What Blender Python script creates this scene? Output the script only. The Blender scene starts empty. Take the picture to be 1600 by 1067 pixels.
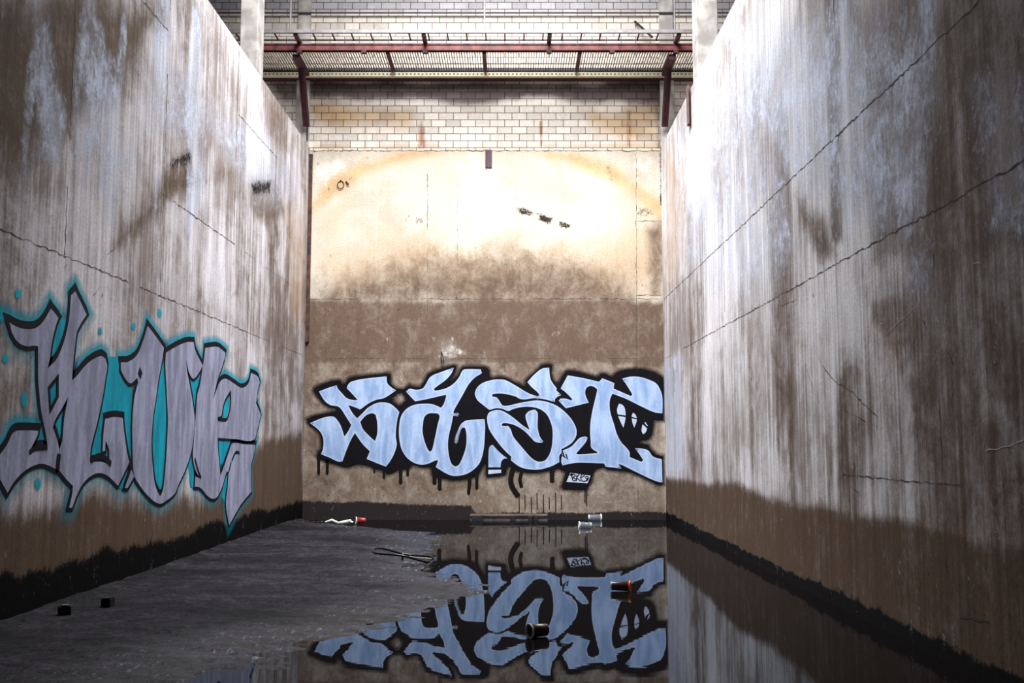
import bpy, bmesh, math, random
import numpy as np
from mathutils import Vector, Matrix
from mathutils.geometry import delaunay_2d_cdt
random.seed(7)
SC = bpy.context.scene
COL = SC.collection

# ------------------------------------------------------------------ camera, world, light, exposure
FPX, CX, CY, CAMH = 1580.0, 800.0, 533.5, 1.0
TILT = math.atan(156.5 / FPX)
cam_d = bpy.data.cameras.new('camera'); cam = bpy.data.objects.new('camera', cam_d); COL.objects.link(cam)
cam_d.sensor_width = 36.0; cam_d.lens = 36.0 * FPX / 1600.0; cam_d.clip_end = 200
cam.location = (0, 0, CAMH); cam.rotation_euler = (math.pi / 2 + TILT, 0, 0)
SC.camera = cam
w = bpy.data.worlds.new('overcast_sky'); SC.world = w; w.use_nodes = True
bg = w.node_tree.nodes['Background']; bg.inputs[0].default_value = (0.72, 0.80, 1.0, 1); bg.inputs[1].default_value = 0.3
def area(name, loc, rot, sx, sy, power, colr):
    d = bpy.data.lights.new(name, 'AREA'); d.shape = 'RECTANGLE'; d.size = sx; d.size_y = sy
    d.energy = power; d.color = colr
    o = bpy.data.objects.new(name, d); COL.objects.link(o); o.location = loc; o.rotation_euler = rot
    return o
area('skylight_daylight', (-0.4, 9.2, 8.3), (math.radians(14), math.radians(-4), 0), 3.6, 2.6, 930, (0.95, 0.97, 1.0)).data.spread = math.radians(128)
SC.view_settings.view_transform = 'Standard'; SC.view_settings.look = 'None'
SC.view_settings.gamma = 1.0; SC.view_settings.use_curve_mapping = False
SC.view_settings.exposure = 0.0
SC.cycles.use_denoising = True
SC.cycles.max_bounces = 8; SC.cycles.diffuse_bounces = 5

# ------------------------------------------------------------------ place constants (metres)
YB = 13.177          # far wall face
XL, XR = -2.70, 1.985  # side wall faces
ZT, ZS = 4.867, 4.905  # top of far concrete, of side walls
ROOF = 9.0

def ray(x, y):
    a = (x - CX) / FPX; b = (CY - y) / FPX
    return (a, math.cos(TILT) - b * math.sin(TILT), math.sin(TILT) + b * math.cos(TILT))
def hit(x, y, ax, val):
    r = ray(x, y); o = (0, 0, CAMH); t = (val - o[ax]) / r[ax]
    return Vector((o[0] + t * r[0], o[1] + t * r[1], o[2] + t * r[2]))
def on_back(p):  v = hit(p[0], p[1], 1, YB); return (v.x, v.z)
def on_left(p):  v = hit(p[0], p[1], 0, XL); return (v.y, v.z)
def on_right(p): v = hit(p[0], p[1], 0, XR); return (v.y, v.z)
def on_ground(p, z=0.0): v = hit(p[0], p[1], 2, z); return (v.x, v.y)

# ------------------------------------------------------------------ helpers
def tag(o, label=None, cat=None, group=None, kind=None):
    if label: o['label'] = label
    if cat: o['category'] = cat
    if group: o['group'] = group
    if kind: o['kind'] = kind
    return o
def empty(name, loc, label=None, cat=None, group=None, rot=(0, 0, 0)):
    o = bpy.data.objects.new(name, None); COL.objects.link(o); o.location = loc; o.rotation_euler = rot
    o.empty_display_size = 0.1
    return tag(o, label, cat, group)
def mesh_obj(name, verts, faces, mat, parent=None, smooth=False):
    me = bpy.data.meshes.new(name); me.from_pydata([tuple(v) for v in verts], [], faces); me.update()
    if mat: me.materials.append(mat)
    if smooth:
        me.polygons.foreach_set('use_smooth', [True] * len(me.polygons))
    o = bpy.data.objects.new(name, me); COL.objects.link(o)
    if parent is not None:
        o.parent = parent; o.matrix_parent_inverse = Matrix.LocRotScale(parent.location, parent.rotation_euler, None).inverted()
    return o
class MB:
    """collects shapes in world metres into ONE mesh"""
    def __init__(s): s.v = []; s.f = []
    def add(s, vs, fs):
        n = len(s.v); s.v += [tuple(v) for v in vs]; s.f += [tuple(i + n for i in f) for f in fs]; return s
    def box(s, x0, x1, y0, y1, z0, z1):
        vs = [(x0,y0,z0),(x1,y0,z0),(x1,y1,z0),(x0,y1,z0),(x0,y0,z1),(x1,y0,z1),(x1,y1,z1),(x0,y1,z1)]
        return s.add(vs, [(0,3,2,1),(4,5,6,7),(0,1,5,4),(1,2,6,5),(2,3,7,6),(3,0,4,7)])
    def tube(s, pts, r, n=8, cap=True):
        pts = [Vector(p) for p in pts]; m = len(pts); rings = []
        for i, p in enumerate(pts):
            d = (pts[min(i+1, m-1)] - pts[max(i-1, 0)]).normalized()
            a = d.cross(Vector((0.31, 0.17, 0.93))).normalized(); b = d.cross(a)
            rr = r[i] if isinstance(r, (list, tuple)) else r
            rings.append([p + (a * math.cos(t) + b * math.sin(t)) * rr for t in [2*math.pi*k/n for k in range(n)]])
        vs = [v for R in rings for v in R]; fs = []
        for i in range(m-1):
            for k in range(n):
                fs.append((i*n+k, i*n+(k+1)%n, (i+1)*n+(k+1)%n, (i+1)*n+k))
        if cap: fs += [tuple(range(n))[::-1], tuple((m-1)*n+k for k in range(n))]
        return s.add(vs, fs)
    def bar(s, p, q, wx, h):
        """rectangular bar from p to q, width wx sideways, h high"""
        p, q = Vector(p), Vector(q); d = (q-p).normalized()
        up = Vector((0,0,1)) if abs(d.z) < 0.95 else Vector((0,1,0))
        a = d.cross(up).normalized() * wx/2; b = a.normalized().cross(d) * h/2
        vs = [p-a-b, p+a-b, p+a+b, p-a+b, q-a-b, q+a-b, q+a+b, q-a+b]
        return s.add(vs, [(0,1,2,3),(7,6,5,4),(0,4,5,1),(1,5,6,2),(2,6,7,3),(3,7,4,0)])
    def build(s, name, mat, parent=None, smooth=False, bevel=0):
        o = mesh_obj(name, s.v, s.f, mat, parent, smooth)
        if bevel:
            m = o.modifiers.new('bevel', 'BEVEL'); m.width = bevel; m.segments = 2; m.limit_method = 'ANGLE'
        return o

# ------------------------------------------------------------------ material helpers
def C(h):
    """sRGB 0-255 triple to linear rgba"""
    f = lambda c: ((c/255 + 0.055) / 1.055) ** 2.4 if c > 10 else c/255/12.92
    return (f(h[0]), f(h[1]), f(h[2]), 1)
class NT:
    def __init__(s, name):
        s.m = bpy.data.materials.new(name); s.m.use_nodes = True; s.t = s.m.node_tree
        s.b = s.t.nodes['Principled BSDF']; s.out = s.t.nodes['Material Output']
    def n(s, typ, **kw):
        x = s.t.nodes.new(typ)
        for k, v in kw.items(): setattr(x, k, v)
        return x
    def put(s, sock, v):
        if hasattr(v, 'is_linked') or isinstance(v, bpy.types.NodeSocket): s.t.links.new(v, sock)
        else: sock.default_value = v
    def math(s, op, a, b=None, c=None, clamp=False):
        x = s.n('ShaderNodeMath', operation=op, use_clamp=clamp); s.put(x.inputs[0], a)
        if b is not None: s.put(x.inputs[1], b)
        if c is not None: s.put(x.inputs[2], c)
        return x.outputs[0]
    def mix(s, fac, a, b, blend='MIX'):
        x = s.n('ShaderNodeMix', data_type='RGBA', blend_type=blend)
        s.put(x.inputs[0], fac); s.put(x.inputs[6], a); s.put(x.inputs[7], b); return x.outputs[2]
    def ramp(s, v, lo, hi, a=0.0, b=1.0):
        x = s.n('ShaderNodeMapRange', interpolation_type='SMOOTHSTEP'); x.clamp = True
        s.put(x.inputs[0], v)
        for i, q in enumerate((lo, hi, a, b)): x.inputs[i+1].default_value = q
        return x.outputs[0]
    def pos(s, scale, order='XYZ'):
        g = s.n('ShaderNodeNewGeometry'); sp = s.n('ShaderNodeSeparateXYZ'); s.put(sp.inputs[0], g.outputs['Position'])
        cb = s.n('ShaderNodeCombineXYZ')
        for i, ax in enumerate(order):
            k = scale[i]
            if k == 0: continue
            s.put(cb.inputs[i], s.math('MULTIPLY', sp.outputs['XYZ'.index(ax)], k))
        return cb.outputs[0]
    def noise(s, vec, scale=1.0, detail=4, rough=0.55, dist=0.0):
        x = s.n('ShaderNodeTexNoise'); s.put(x.inputs['Vector'], vec); x.inputs['Scale'].default_value = scale
        x.inputs['Detail'].default_value = detail; x.inputs['Roughness'].default_value = rough; x.inputs['Distortion'].default_value = dist
        return x.outputs[0]
    def bump(s, h, strength, dist=0.01, nrm=None):
        x = s.n('ShaderNodeBump'); x.inputs['Strength'].default_value = strength; x.inputs['Distance'].default_value = dist
        s.put(x.inputs['Height'], h)
        if nrm is not None: s.put(x.inputs['Normal'], nrm)
        return x.outputs[0]
    def stain(s):  # channels hold stains and also painted light and shade
        a = s.n('ShaderNodeAttribute', attribute_name='stain'); sp = s.n('ShaderNodeSeparateColor'); s.put(sp.inputs[0], a.outputs['Color'])
        return sp.outputs[0], sp.outputs[1], sp.outputs[2], a.outputs['Alpha']

def plain(name, rgb, rough=0.6, metal=0.0, var=0.25, scale=9.0, rgb2=None):
    t = NT(name); nz = t.noise(t.pos((1,1,1)), scale, 5)
    c1 = C(rgb); c2 = C(rgb2) if rgb2 else tuple(q*(1-var) for q in c1[:3]) + (1,)
    t.put(t.b.inputs['Base Color'], t.mix(t.ramp(nz, .35, .65), c1, c2))
    t.b.inputs['Roughness'].default_value = rough; t.b.inputs['Metallic'].default_value = metal
    return t.m

def concrete(name, u, light, mid, brown, white, dark, ochre, spot=1.0, streak=1.0):
    """board-marked concrete; u = world axis that runs along the wall; stains and painted light come from the 'stain' attribute"""
    t = NT(name); o = u + 'Z' + u; M = lambda a, b: t.math('MULTIPLY', a, b); A = lambda a, b: t.math('ADD', a, b)
    fine  = t.noise(t.pos((22, .55, 0), o), 1.0, 5, .62)             # narrow vertical runs
    run   = t.noise(t.pos((5.0, 0.28, 0), o), 1.0, 5, .62, .3)        # broad vertical runs
    blot  = t.noise(t.pos((.75, 0.65, 0), o), 1.0, 5, .6, .3)         # cloudy patches
    iso   = t.noise(t.pos((4.2, 3.4, 0), o), 1.0, 8, .72, .4)         # mottling
    grain = t.noise(t.pos((26, 15, 0), o), 1.0, 6, .72)
    speck = t.noise(t.pos((80, 50, 0), o), 1.0, 4, .75)
    mB, mW, mD, mO = t.stain()
    strk = A(M(run, .5), M(fine, .5))
    s1 = A(M(strk, .62*streak), A(M(iso, .38 + .62*(1-streak)*.6), M(blot, .62*(1-streak)*.4)))
    col = t.mix(t.ramp(A(M(s1, .66), M(blot, .34)), .42, .58), C(light), C(mid))
    def over(col, mask, amt, nz, c, lo=.36, hi=.66):
        k = t.math('MULTIPLY_ADD', t.math('SUBTRACT', nz, .5), amt, mask)
        return t.mix(t.ramp(k, lo, hi), col, c)
    soft = A(M(s1, .55), A(M(grain, .2), M(iso, .25)))
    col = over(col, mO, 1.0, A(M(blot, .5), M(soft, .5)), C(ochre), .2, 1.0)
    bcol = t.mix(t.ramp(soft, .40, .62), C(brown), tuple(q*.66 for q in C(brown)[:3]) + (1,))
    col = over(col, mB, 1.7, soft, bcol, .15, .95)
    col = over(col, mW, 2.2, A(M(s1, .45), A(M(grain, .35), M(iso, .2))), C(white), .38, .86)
    col = t.mix(1.0, col, t.mix(t.ramp(speck, .30, .70), (.78,.78,.78,1), (1.16,1.16,1.16,1)), 'MULTIPLY')
    col = t.mix(1.0, col, t.mix(t.ramp(iso, .30, .70), (.80,.79,.78,1), (1.14,1.14,1.14,1)), 'MULTIPLY')
    col = t.mix(streak, col, t.mix(1.0, col, t.mix(t.ramp(fine, .35, .68), (1.08,1.08,1.08,1), (.80,.79,.78,1)), 'MULTIPLY'))
    col = over(col, mD, 2.6, A(M(grain, .5), M(speck, .5)), C(dark), .50, .74)
    pit = t.ramp(M(t.noise(t.pos((9, 5, 0), o), 1.0, 5, .75), A(grain, .5)), .66, .76, 0, .8 * spot)
    col = t.mix(pit, col, C((40, 33, 30)))
    lime = t.ramp(M(t.noise(t.pos((12, 4, 0), o), 1.0, 5, .75), A(speck, .5)), .64, .76, 0, .55 * spot)
    col = t.mix(lime, col, C(white))
    t.put(t.b.inputs['Base Color'], col)
    t.put(t.b.inputs['Roughness'], t.ramp(mD, .4, 1.0, .85, .72))
    t.put(t.b.inputs['Specular IOR Level'], t.ramp(mD, .3, .9, .25, .06))
    h = A(M(fine, .5*streak), A(M(grain, .5), M(speck, .35)))
    t.put(t.b.inputs['Normal'], t.bump(h, .5, .008))
    return t.m

def brickwork(name):
    t = NT(name)
    v = t.pos((1, 1, 0), 'XZX')
    bt = t.n('ShaderNodeTexBrick'); t.put(bt.inputs['Vector'], v)
    bt.offset = .5; bt.inputs['Scale'].default_value = 1.0
    for k, q in (('Brick Width', .1965), ('Row Height', .0962), ('Mortar Size', .0052), ('Mortar Smooth', .25), ('Bias', -.1)): bt.inputs[k].default_value = q
    bt.inputs['Color1'].default_value = C((234, 224, 210)); bt.inputs['Color2'].default_value = C((200, 190, 180))
    bt.inputs['Mortar'].default_value = C((112, 97, 86))
    blot = t.noise(v, 2.2, 5, .6); grain = t.noise(v, 26, 6, .7); run = t.noise(t.pos((7, .5, 0), 'XZX'), 1, 4, .6)
    mB, mW, mD, mO = t.stain()
    def over(col, mask, amt, nz, c, lo, hi, top=1.0):
        k = t.math('MULTIPLY_ADD', t.math('SUBTRACT', nz, .5), amt, mask)
        return t.mix(t.ramp(k, lo, hi, 0, top), col, t.mix(1.0, col, c, 'MULTIPLY'))
    n2 = t.math('ADD', t.math('MULTIPLY', blot, .5), t.math('MULTIPLY', grain, .5))
    col = t.mix(1.0, bt.outputs[0], t.mix(t.ramp(grain, .3, .7), (.86,.85,.84,1), (1.06,1.06,1.06,1)), 'MULTIPLY')
    col = t.mix(t.ramp(run, .5, .75, 0, .25), col, C((150, 128, 112)))
    col = over(col, mO, 1.1, n2, C((228, 200, 164)), .3, .8)
    col = over(col, mB, 1.1, n2, C((176, 130, 94)), .35, .85)
    col = over(col, mD, 1.0, n2, C((108, 98, 104)), .2, .9)
    col = over(col, mW, .8, n2, C((222, 226, 244)), .2, .9)
    t.put(t.b.inputs['Base Color'], col); t.b.inputs['Roughness'].default_value = .9
    hh = t.math('ADD', t.math('MULTIPLY', t.math('SUBTRACT', 1.0, bt.outputs['Fac']), 1.0), t.math('MULTIPLY', grain, .25))
    t.put(t.b.inputs['Normal'], t.bump(hh, .6, .008))
    return t.m

def paint(name, c1, c2, o, worn=.12, rough=.7, soft=False):
    """brushed/sprayed paint; optional soft edge from the 'fade' attribute"""
    t = NT(name)
    a = t.noise(t.pos((9, 2.0, 0), o), 1.0, 5, .6, .4); g = t.noise(t.pos((45, 30, 0), o), 1.0, 4, .7)
    k = t.math('ADD', t.math('MULTIPLY', a, .75), t.math('MULTIPLY', g, .25))
    col = t.mix(t.ramp(k, .36, .62), C(c1), C(c2))
    ch = t.ramp(t.math('MULTIPLY', t.noise(t.pos((17, 12, 0), o), 1.0, 6, .8), t.math('ADD', g, .5)), .72, .80, 0, worn * 4)
    col = t.mix(ch, col, C((62, 58, 60)))
    t.put(t.b.inputs['Base Color'], col); t.b.inputs['Roughness'].default_value = rough
    t.b.inputs['Specular IOR Level'].default_value = .12
    if soft:
        at = t.n('ShaderNodeAttribute', attribute_name='fade')
        al = t.math('MULTIPLY', at.outputs['Fac'], t.ramp(g, .25, .75, .6, 1.15), clamp=True)
        t.put(t.b.inputs['Alpha'], al)
    return t.m

# ------------------------------------------------------------------ numpy noise, stain and painted-light masks
_rng = np.random.RandomState(3); _lat = _rng.rand(256, 256)
def vnoise(u, v):
    iu = np.floor(u).astype(int); iv = np.floor(v).astype(int); fu = u - iu; fv = v - iv
    fu = fu*fu*(3-2*fu); fv = fv*fv*(3-2*fv)
    g = lambda a, b: _lat[a & 255, b & 255]
    return (g(iu, iv)*(1-fu) + g(iu+1, iv)*fu)*(1-fv) + (g(iu, iv+1)*(1-fu) + g(iu+1, iv+1)*fu)*fv
def fbm(u, v, o=4):
    s = 0; a = .5; t = 0
    for i in range(o): s = s + a*vnoise(u*2**i + 17.3*i, v*2**i + 5.1*i); t += a; a *= .5
    return s/t
def sdf(U, V, poly):
    P = np.array(poly, float); n = len(P); d = np.full(U.shape, 1e9); ins = np.zeros(U.shape, bool)
    for i in range(n):
        ax, ay = P[i]; bx, by = P[(i+1) % n]; ex, ey = bx-ax, by-ay
        t = np.clip(((U-ax)*ex + (V-ay)*ey) / (ex*ex+ey*ey+1e-12), 0, 1)
        d = np.minimum(d, np.hypot(U-ax-t*ex, V-ay-t*ey))
        cr = ((ay > V) != (by > V)) & (U < (bx-ax)*(V-ay)/(by-ay+1e-12) + ax); ins ^= cr
    return np.where(ins, -d, d)
def stain_mask(U, V, items, to_uv):
    out = np.zeros(U.shape + (4,)); wob = fbm(U*1.7+3, V*1.1+9) - .5
    for ch, pts, soft, amt in items:
        d = sdf(U, V, [to_uv(p) for p in pts]) + wob*.35*min(1, soft*2)
        m = np.clip(.5 - d/soft, 0, 1); m = m*m*(3-2*m)*amt
        c = 'BWDO'.index(ch); out[..., c] = np.maximum(out[..., c], m)
    return out
def wall_grid(name, mat, u0, u1, v0, v1, step, to_xyz, thick, items, to_uv, extra=None, flip=False):
    nu = int((u1-u0)/step)+2; nv = int((v1-v0)/step)+2
    us = np.linspace(u0, u1, nu); vs = np.linspace(v0, v1, nv); U, V = np.meshgrid(us, vs, indexing='ij')
    M = stain_mask(U, V, items, to_uv)
    if extra: extra(U, V, M)
    verts = [to_xyz(a, b, 0) for a, b in zip(U.ravel(), V.ravel())]
    idx = np.arange(nu*nv).reshape(nu, nv)
    q = np.stack([idx[:-1,:-1], idx[1:,:-1], idx[1:,1:], idx[:-1,1:]], -1).reshape(-1, 4)
    if flip: q = q[:, ::-1]
    faces = [tuple(r) for r in q.tolist()]
    n0 = len(verts); cs = [(u0,v0),(u1,v0),(u1,v1),(u0,v1)]
    verts += [to_xyz(a, b, 0) for a, b in cs] + [to_xyz(a, b, thick) for a, b in cs]
    bf = [(4,7,6,5),(0,4,5,1),(1,5,6,2),(2,6,7,3),(3,7,4,0)]
    faces += [tuple(n0+i for i in (f if not flip else f[::-1])) for f in bf]
    o = mesh_obj(name, verts, faces, mat)
    at = o.data.attributes.new('stain', 'FLOAT_COLOR', 'POINT')  # holds stains and also painted light and shade
    buf = np.zeros((len(verts), 4), np.float32); buf[:nu*nv] = M.reshape(-1, 4); at.data.foreach_set('color', buf.ravel())
    o['kind'] = 'structure'
    return o
#@@STRUCTURE
# ------------------------------------------------------------------ the pit walls
conc_back = concrete('far_wall_concrete', 'X', (216,206,190), (188,173,154), (114,93,78), (222,216,208), (44,38,38), (198,166,126), 1.0, .18)
conc_left = concrete('left_wall_concrete', 'Y', (222,217,221), (134,121,115), (98,77,58), (186,194,212), (11,9,9), (170,136,98), 1.0, .8)
conc_right = concrete('right_wall_concrete', 'Y', (236,233,236), (146,134,128), (98,75,56), (206,214,234), (11,9,9), (186,150,106), 1.0, .85)

back_items = [
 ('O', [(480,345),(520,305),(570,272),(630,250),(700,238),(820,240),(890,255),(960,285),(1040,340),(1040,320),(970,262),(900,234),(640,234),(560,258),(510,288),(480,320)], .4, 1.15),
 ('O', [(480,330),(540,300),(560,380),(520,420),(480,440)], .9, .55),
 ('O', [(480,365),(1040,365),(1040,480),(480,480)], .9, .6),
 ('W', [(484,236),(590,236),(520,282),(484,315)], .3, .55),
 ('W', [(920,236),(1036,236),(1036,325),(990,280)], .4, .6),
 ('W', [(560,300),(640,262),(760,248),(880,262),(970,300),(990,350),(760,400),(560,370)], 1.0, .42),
 ('B', [(480,440),(560,420),(640,402),(760,390),(880,402),(980,428),(1010,470),(1010,500),(480,500)], 1.1, .84),
 ('B', [(470,462),(996,466),(1045,466),(1045,575),(470,575)], .2, .9),
 ('B', [(460,540),(1045,540),(1045,830),(460,830)], .3, .72),
 ('B', [(1015,360),(1040,340),(1040,470),(1010,470)], .3, .7),
 ('W', [(670,520),(715,515),(745,560),(700,575),(672,570)], .4, .62),
 ('W', [(480,770),(1040,770),(1040,798),(760,795),(480,780)], .3, .40),
 ('D', [(803,323),(818,324),(834,330),(832,338),(812,334)], .12, .85),
 ('D', [(838,332),(866,340),(858,350),(842,344)], .14, .9),
 ('D', [(872,344),(893,350),(893,358),(876,357)], .10, .95),
 ('D', [(648,338),(664,338),(660,350),(648,350)], .12, .6),
 ('D', [(640,480),(655,480),(658,575),(632,575)], .3, .5),
 ('D', [(994,320),(1020,325),(1020,338),(994,338)], .15, .6),
 ('D', [(942,255),(955,255),(962,285),(948,285)], .15, .5),
 ('D', [(1028,235),(1040,235),(1040,330),(1030,320)], .10, .75),
 ('D', [(484,225),(500,236),(490,250),(482,260)], .12, .55),
 ('D', [(460,782),(560,783),(640,788),(735,790),(745,803),(1060,806),(1060,815),(460,815)], .08, 1.0),
]
def back_extra(U, V, M):
    M[..., 2] = np.maximum(M[..., 2], np.clip((.10 + .05*fbm(U*3, V*0+2) - V)/.05, 0, 1))
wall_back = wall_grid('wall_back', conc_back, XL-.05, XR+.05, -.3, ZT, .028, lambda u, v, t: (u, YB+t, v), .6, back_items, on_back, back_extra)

left_items = [
 ('B', [(-60,-40),(75,-20),(262,-20),(262,45),(225,95),(218,135),(190,165),(135,195),(105,225),(50,260),(0,320),(-60,340)], .5, .9),
 ('B', [(-80,340),(60,300),(110,330),(90,420),(20,450),(-80,460)], .8, .45),
 ('W', [(45,30),(78,15),(84,120),(108,180),(96,270),(60,250),(50,120)], .4, .72),
 ('W', [(215,50),(262,60),(300,100),(420,190),(470,240),(470,330),(400,330),(330,250),(230,250),(190,330),(130,330),(60,350),(100,270),(200,180)], .7, .55),
 ('B', [(255,262),(300,250),(310,290),(240,340),(178,400),(160,395),(165,380),(236,310)], .35, .85),
 ('B', [(385,285),(430,270),(445,330),(420,360),(395,330)], .4, .7),
 ('B', [(330,260),(365,262),(360,285),(335,285)], .3, .6),
 ('D', [(262,250),(298,232),(300,255),(268,268)], .22, .8),
 ('D', [(392,285),(425,280),(422,302),(395,304)], .22, .8),
 ('D', [(280,285),(305,280),(300,296),(285,298)], .18, .7),
 ('B', [(-80,560),(60,540),(80,660),(20,690),(-80,700)], .5, .6),
 ('B', [(-80,765),(60,775),(160,765),(260,785),(350,765),(400,700),(475,660),(475,830),(270,900),(-80,1010)], .35, .95),
 ('B', [(180,420),(330,440),(470,480),(470,640),(420,640),(400,560),(250,500),(150,470)], .8, .38),
 ('O', [(440,300),(480,320),(480,520),(455,500)], .8, .6),
 ('O', [(380,700),(470,650),(470,780),(360,820)], .8, .6),
 ('O', [(-50,800),(200,790),(330,770),(330,850),(100,920),(-50,930)], .5, .5),
]
def ss(x, a, b): q = np.clip((x-a)/(b-a), 0, 1); return q*q*(3-2*q)
def left_extra(U, V, M):
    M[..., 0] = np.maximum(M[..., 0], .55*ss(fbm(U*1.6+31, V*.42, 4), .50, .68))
    M[..., 0] = np.maximum(M[..., 0], .62*ss(-U, -6.6, -4.8))  # brown deepened toward the near end, imitating vignetting
    M[..., 2] = np.maximum(M[..., 2], .34*ss(-U, -8, -5)*ss(-V, -.9, -.2))  # corner shade painted over the near foot of the wall
    M[..., 1] = np.maximum(M[..., 1], .62*ss(fbm(U*2.4+77, V*.6, 4), .50, .68)*ss(V, .9, 2.4)*ss(-U, -12.5, -9))
    e = .27 + .10*(fbm(U*1.3, V*0+4) - .5) + .10*(fbm(U*6, V*1.5+4) - .5)
    M[..., 2] = np.maximum(M[..., 2], np.clip((e - V)/.12 + .5, 0, 1))
wall_left = wall_grid('wall_left', conc_left, -4, YB+.55, -.3, ZS, .036, lambda u, v, t: (XL-t, u, v), .6, left_items, on_left, left_extra)

right_items = [
 ('W', [(1120,20),(1300,-30),(1480,-40),(1480,160),(1400,420),(1330,420),(1240,330),(1160,200)], .8, .62),
 ('W', [(1380,330),(1460,340),(1500,560),(1460,560),(1400,470)], .6, .55),
 ('W', [(1050,160),(1150,60),(1230,200),(1270,420),(1180,520),(1050,440)], 1.0, .55),  # bright pool of daylight painted in as white
 ('W', [(1500,100),(1700,0),(1700,420),(1540,420)], .6, .55),
 ('W', [(1036,560),(1064,540),(1070,740),(1040,750)], .25, .6),
 ('B', [(1285,-20),(1312,-20),(1318,380),(1296,390)], .12, .8),
 ('B', [(1250,-20),(1310,-20),(1300,110),(1265,130)], .3, .6),
 ('B', [(1240,300),(1290,320),(1316,415),(1280,420),(1258,390)], .25, .75),
 ('B', [(1310,-20),(1700,-100),(1700,480),(1420,470),(1350,420),(1345,200)], .6, .76),
 ('B', [(1355,466),(1363,510),(1395,564),(1407,610),(1440,680),(1452,770),(1800,830),(1800,450),(1420,440)], .12, .62),
 ('B', [(1040,742),(1100,756),(1150,752),(1200,778),(1300,790),(1400,800),(1500,830),(1700,880),(1900,1300),(1500,1100),(1300,960),(1040,815)], .14, .92),
 ('B', [(1075,330),(1100,320),(1100,740),(1078,740)], .4, .5),
 ('B', [(1170,400),(1185,390),(1190,740),(1172,740)], .2, .45),
 ('B', [(1310,700),(1460,720),(1500,800),(1310,780)], .3, .5),
 ('O', [(1040,230),(1075,230),(1075,420),(1040,460)], .7, .6),
 ('O', [(1060,760),(1600,820),(1600,1100),(1060,820)], .5, .55),
 ('O', [(1362,490),(1400,480),(1430,600),(1405,600)], .3, .7),
 ('D', [(1318,735),(1372,740),(1372,750),(1318,748)], .12, .7),
 ('D', [(1560,720),(1640,740),(1640,790),(1560,780)], .5, .55),
]
def right_extra(U, V, M):
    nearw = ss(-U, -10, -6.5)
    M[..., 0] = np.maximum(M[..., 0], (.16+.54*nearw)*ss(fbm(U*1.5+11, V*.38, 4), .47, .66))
    M[..., 0] = np.maximum(M[..., 0], .70*ss(-U, -6.4, -4.2))  # near end browned to paint in the vignette's fall-off
    M[..., 2] = np.maximum(M[..., 2], .40*ss(-U, -8.5, -4.5)*ss(-V, -1.5, -.2))  # dark channel also carries painted shade in the low near corner
    M[..., 1] = np.maximum(M[..., 1], .66*ss(fbm(U*2.2+57, V*.6, 4), .46, .66)*nearw*ss(V, 1.0, 2.4))
    e = .085 + .05*(fbm(U*1.5, V*0+8) - .5) + .06*(fbm(U*9, V*0+4) - .5)
    M[..., 2] = np.maximum(M[..., 2], np.clip((e - V)/.05 + .5, 0, 1)*1.2)
wall_right = wall_grid('wall_right', conc_right, -4, YB+.55, -.3, ZS, .036, lambda u, v, t: (XR+t, u, v), .6, right_items, on_right, right_extra, flip=True)

# hairline formwork joints and cracks, one mesh per wall
joint_m = plain('dark_joint_line', (60, 51, 46), .95)
def joints(parent, lines, to_xyz, name='formwork_joint', mat=None):
    b = MB()
    for (p, q, wd, keep) in lines:
        p = np.array(p, float); q = np.array(q, float); L = np.linalg.norm(q-p); n = max(2, int(L/.035)); d = (q-p)/L; nn = np.array((-d[1], d[0]))
        prev = None
        for i in range(n+1):
            c = p + (q-p)*i/n; k = vnoise(np.array([c[0]*3.1+c[1]*2.3+wd*999]), np.array([c[1]*1.7]))[0]
            ww = wd*.46*(.35 + 1.2*random.random()**2); c = c + nn*(random.random()-.5)*wd*.9
            cur = (c-nn*ww/2, c+nn*ww/2) if k < keep else None
            if prev is not None and cur is not None:
                b.add([to_xyz(*prev[0]), to_xyz(*cur[0]), to_xyz(*cur[1]), to_xyz(*prev[1])], [(0,1,2,3)])
            prev = cur
    o = b.build(name, mat or joint_m, parent); return o
bk = lambda u, v: (u, YB-.0015, v)
lf = lambda u, v: (XL+.0015, u, v)
rt = lambda u, v: (XR-.0015, u, v)
B_ = on_back
joints(wall_back, [
 (B_((484,467)), B_((1030,467)), .012, .8), (B_((484,560)), B_((995,560)), .007, .55), (B_((995,345)), B_((1032,346)), .014, .9),
 (B_((995,461)), B_((1036,461)), .012, .8), (B_((668,270)), B_((668,425)), .014, .72), (B_((668,425)), B_((668,800)), .007, .5),
 (B_((715,270)), B_((715,480)), .008, .6), (B_((808,240)), B_((808,470)), .007, .5), (B_((808,470)), B_((808,800)), .006, .4),
 (B_((994,238)), B_((995,575)), .014, .85), (B_((995,575)), B_((997,800)), .008, .7), (B_((890,400)), B_((890,470)), .006, .5)], bk)
joints(wall_left, [
 ((3.6,2.115),(10.24,2.115), .016, .82), ((10.24,2.112),(13.1,2.11), .010, .6), ((7.66,2.905),(9.71,2.912), .016, .85), ((9.72,4.215),(11.36,4.245), .016, .85),
 ((3.6,4.207),(7.66,4.207), .018, .9), ((6.02,4.2),(6.02,2.12), .016, .6), ((7.685,4.85),(7.685,2.1), .02, .66), ((9.67,4.85),(9.67,2.7), .02, .75),
 ((10.24,2.9),(10.24,1.5), .018, .66), ((11.31,4.5),(11.31,2.3), .02, .7), ((9.72,2.91),(13.1,2.9), .007, .35)], lf)
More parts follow.
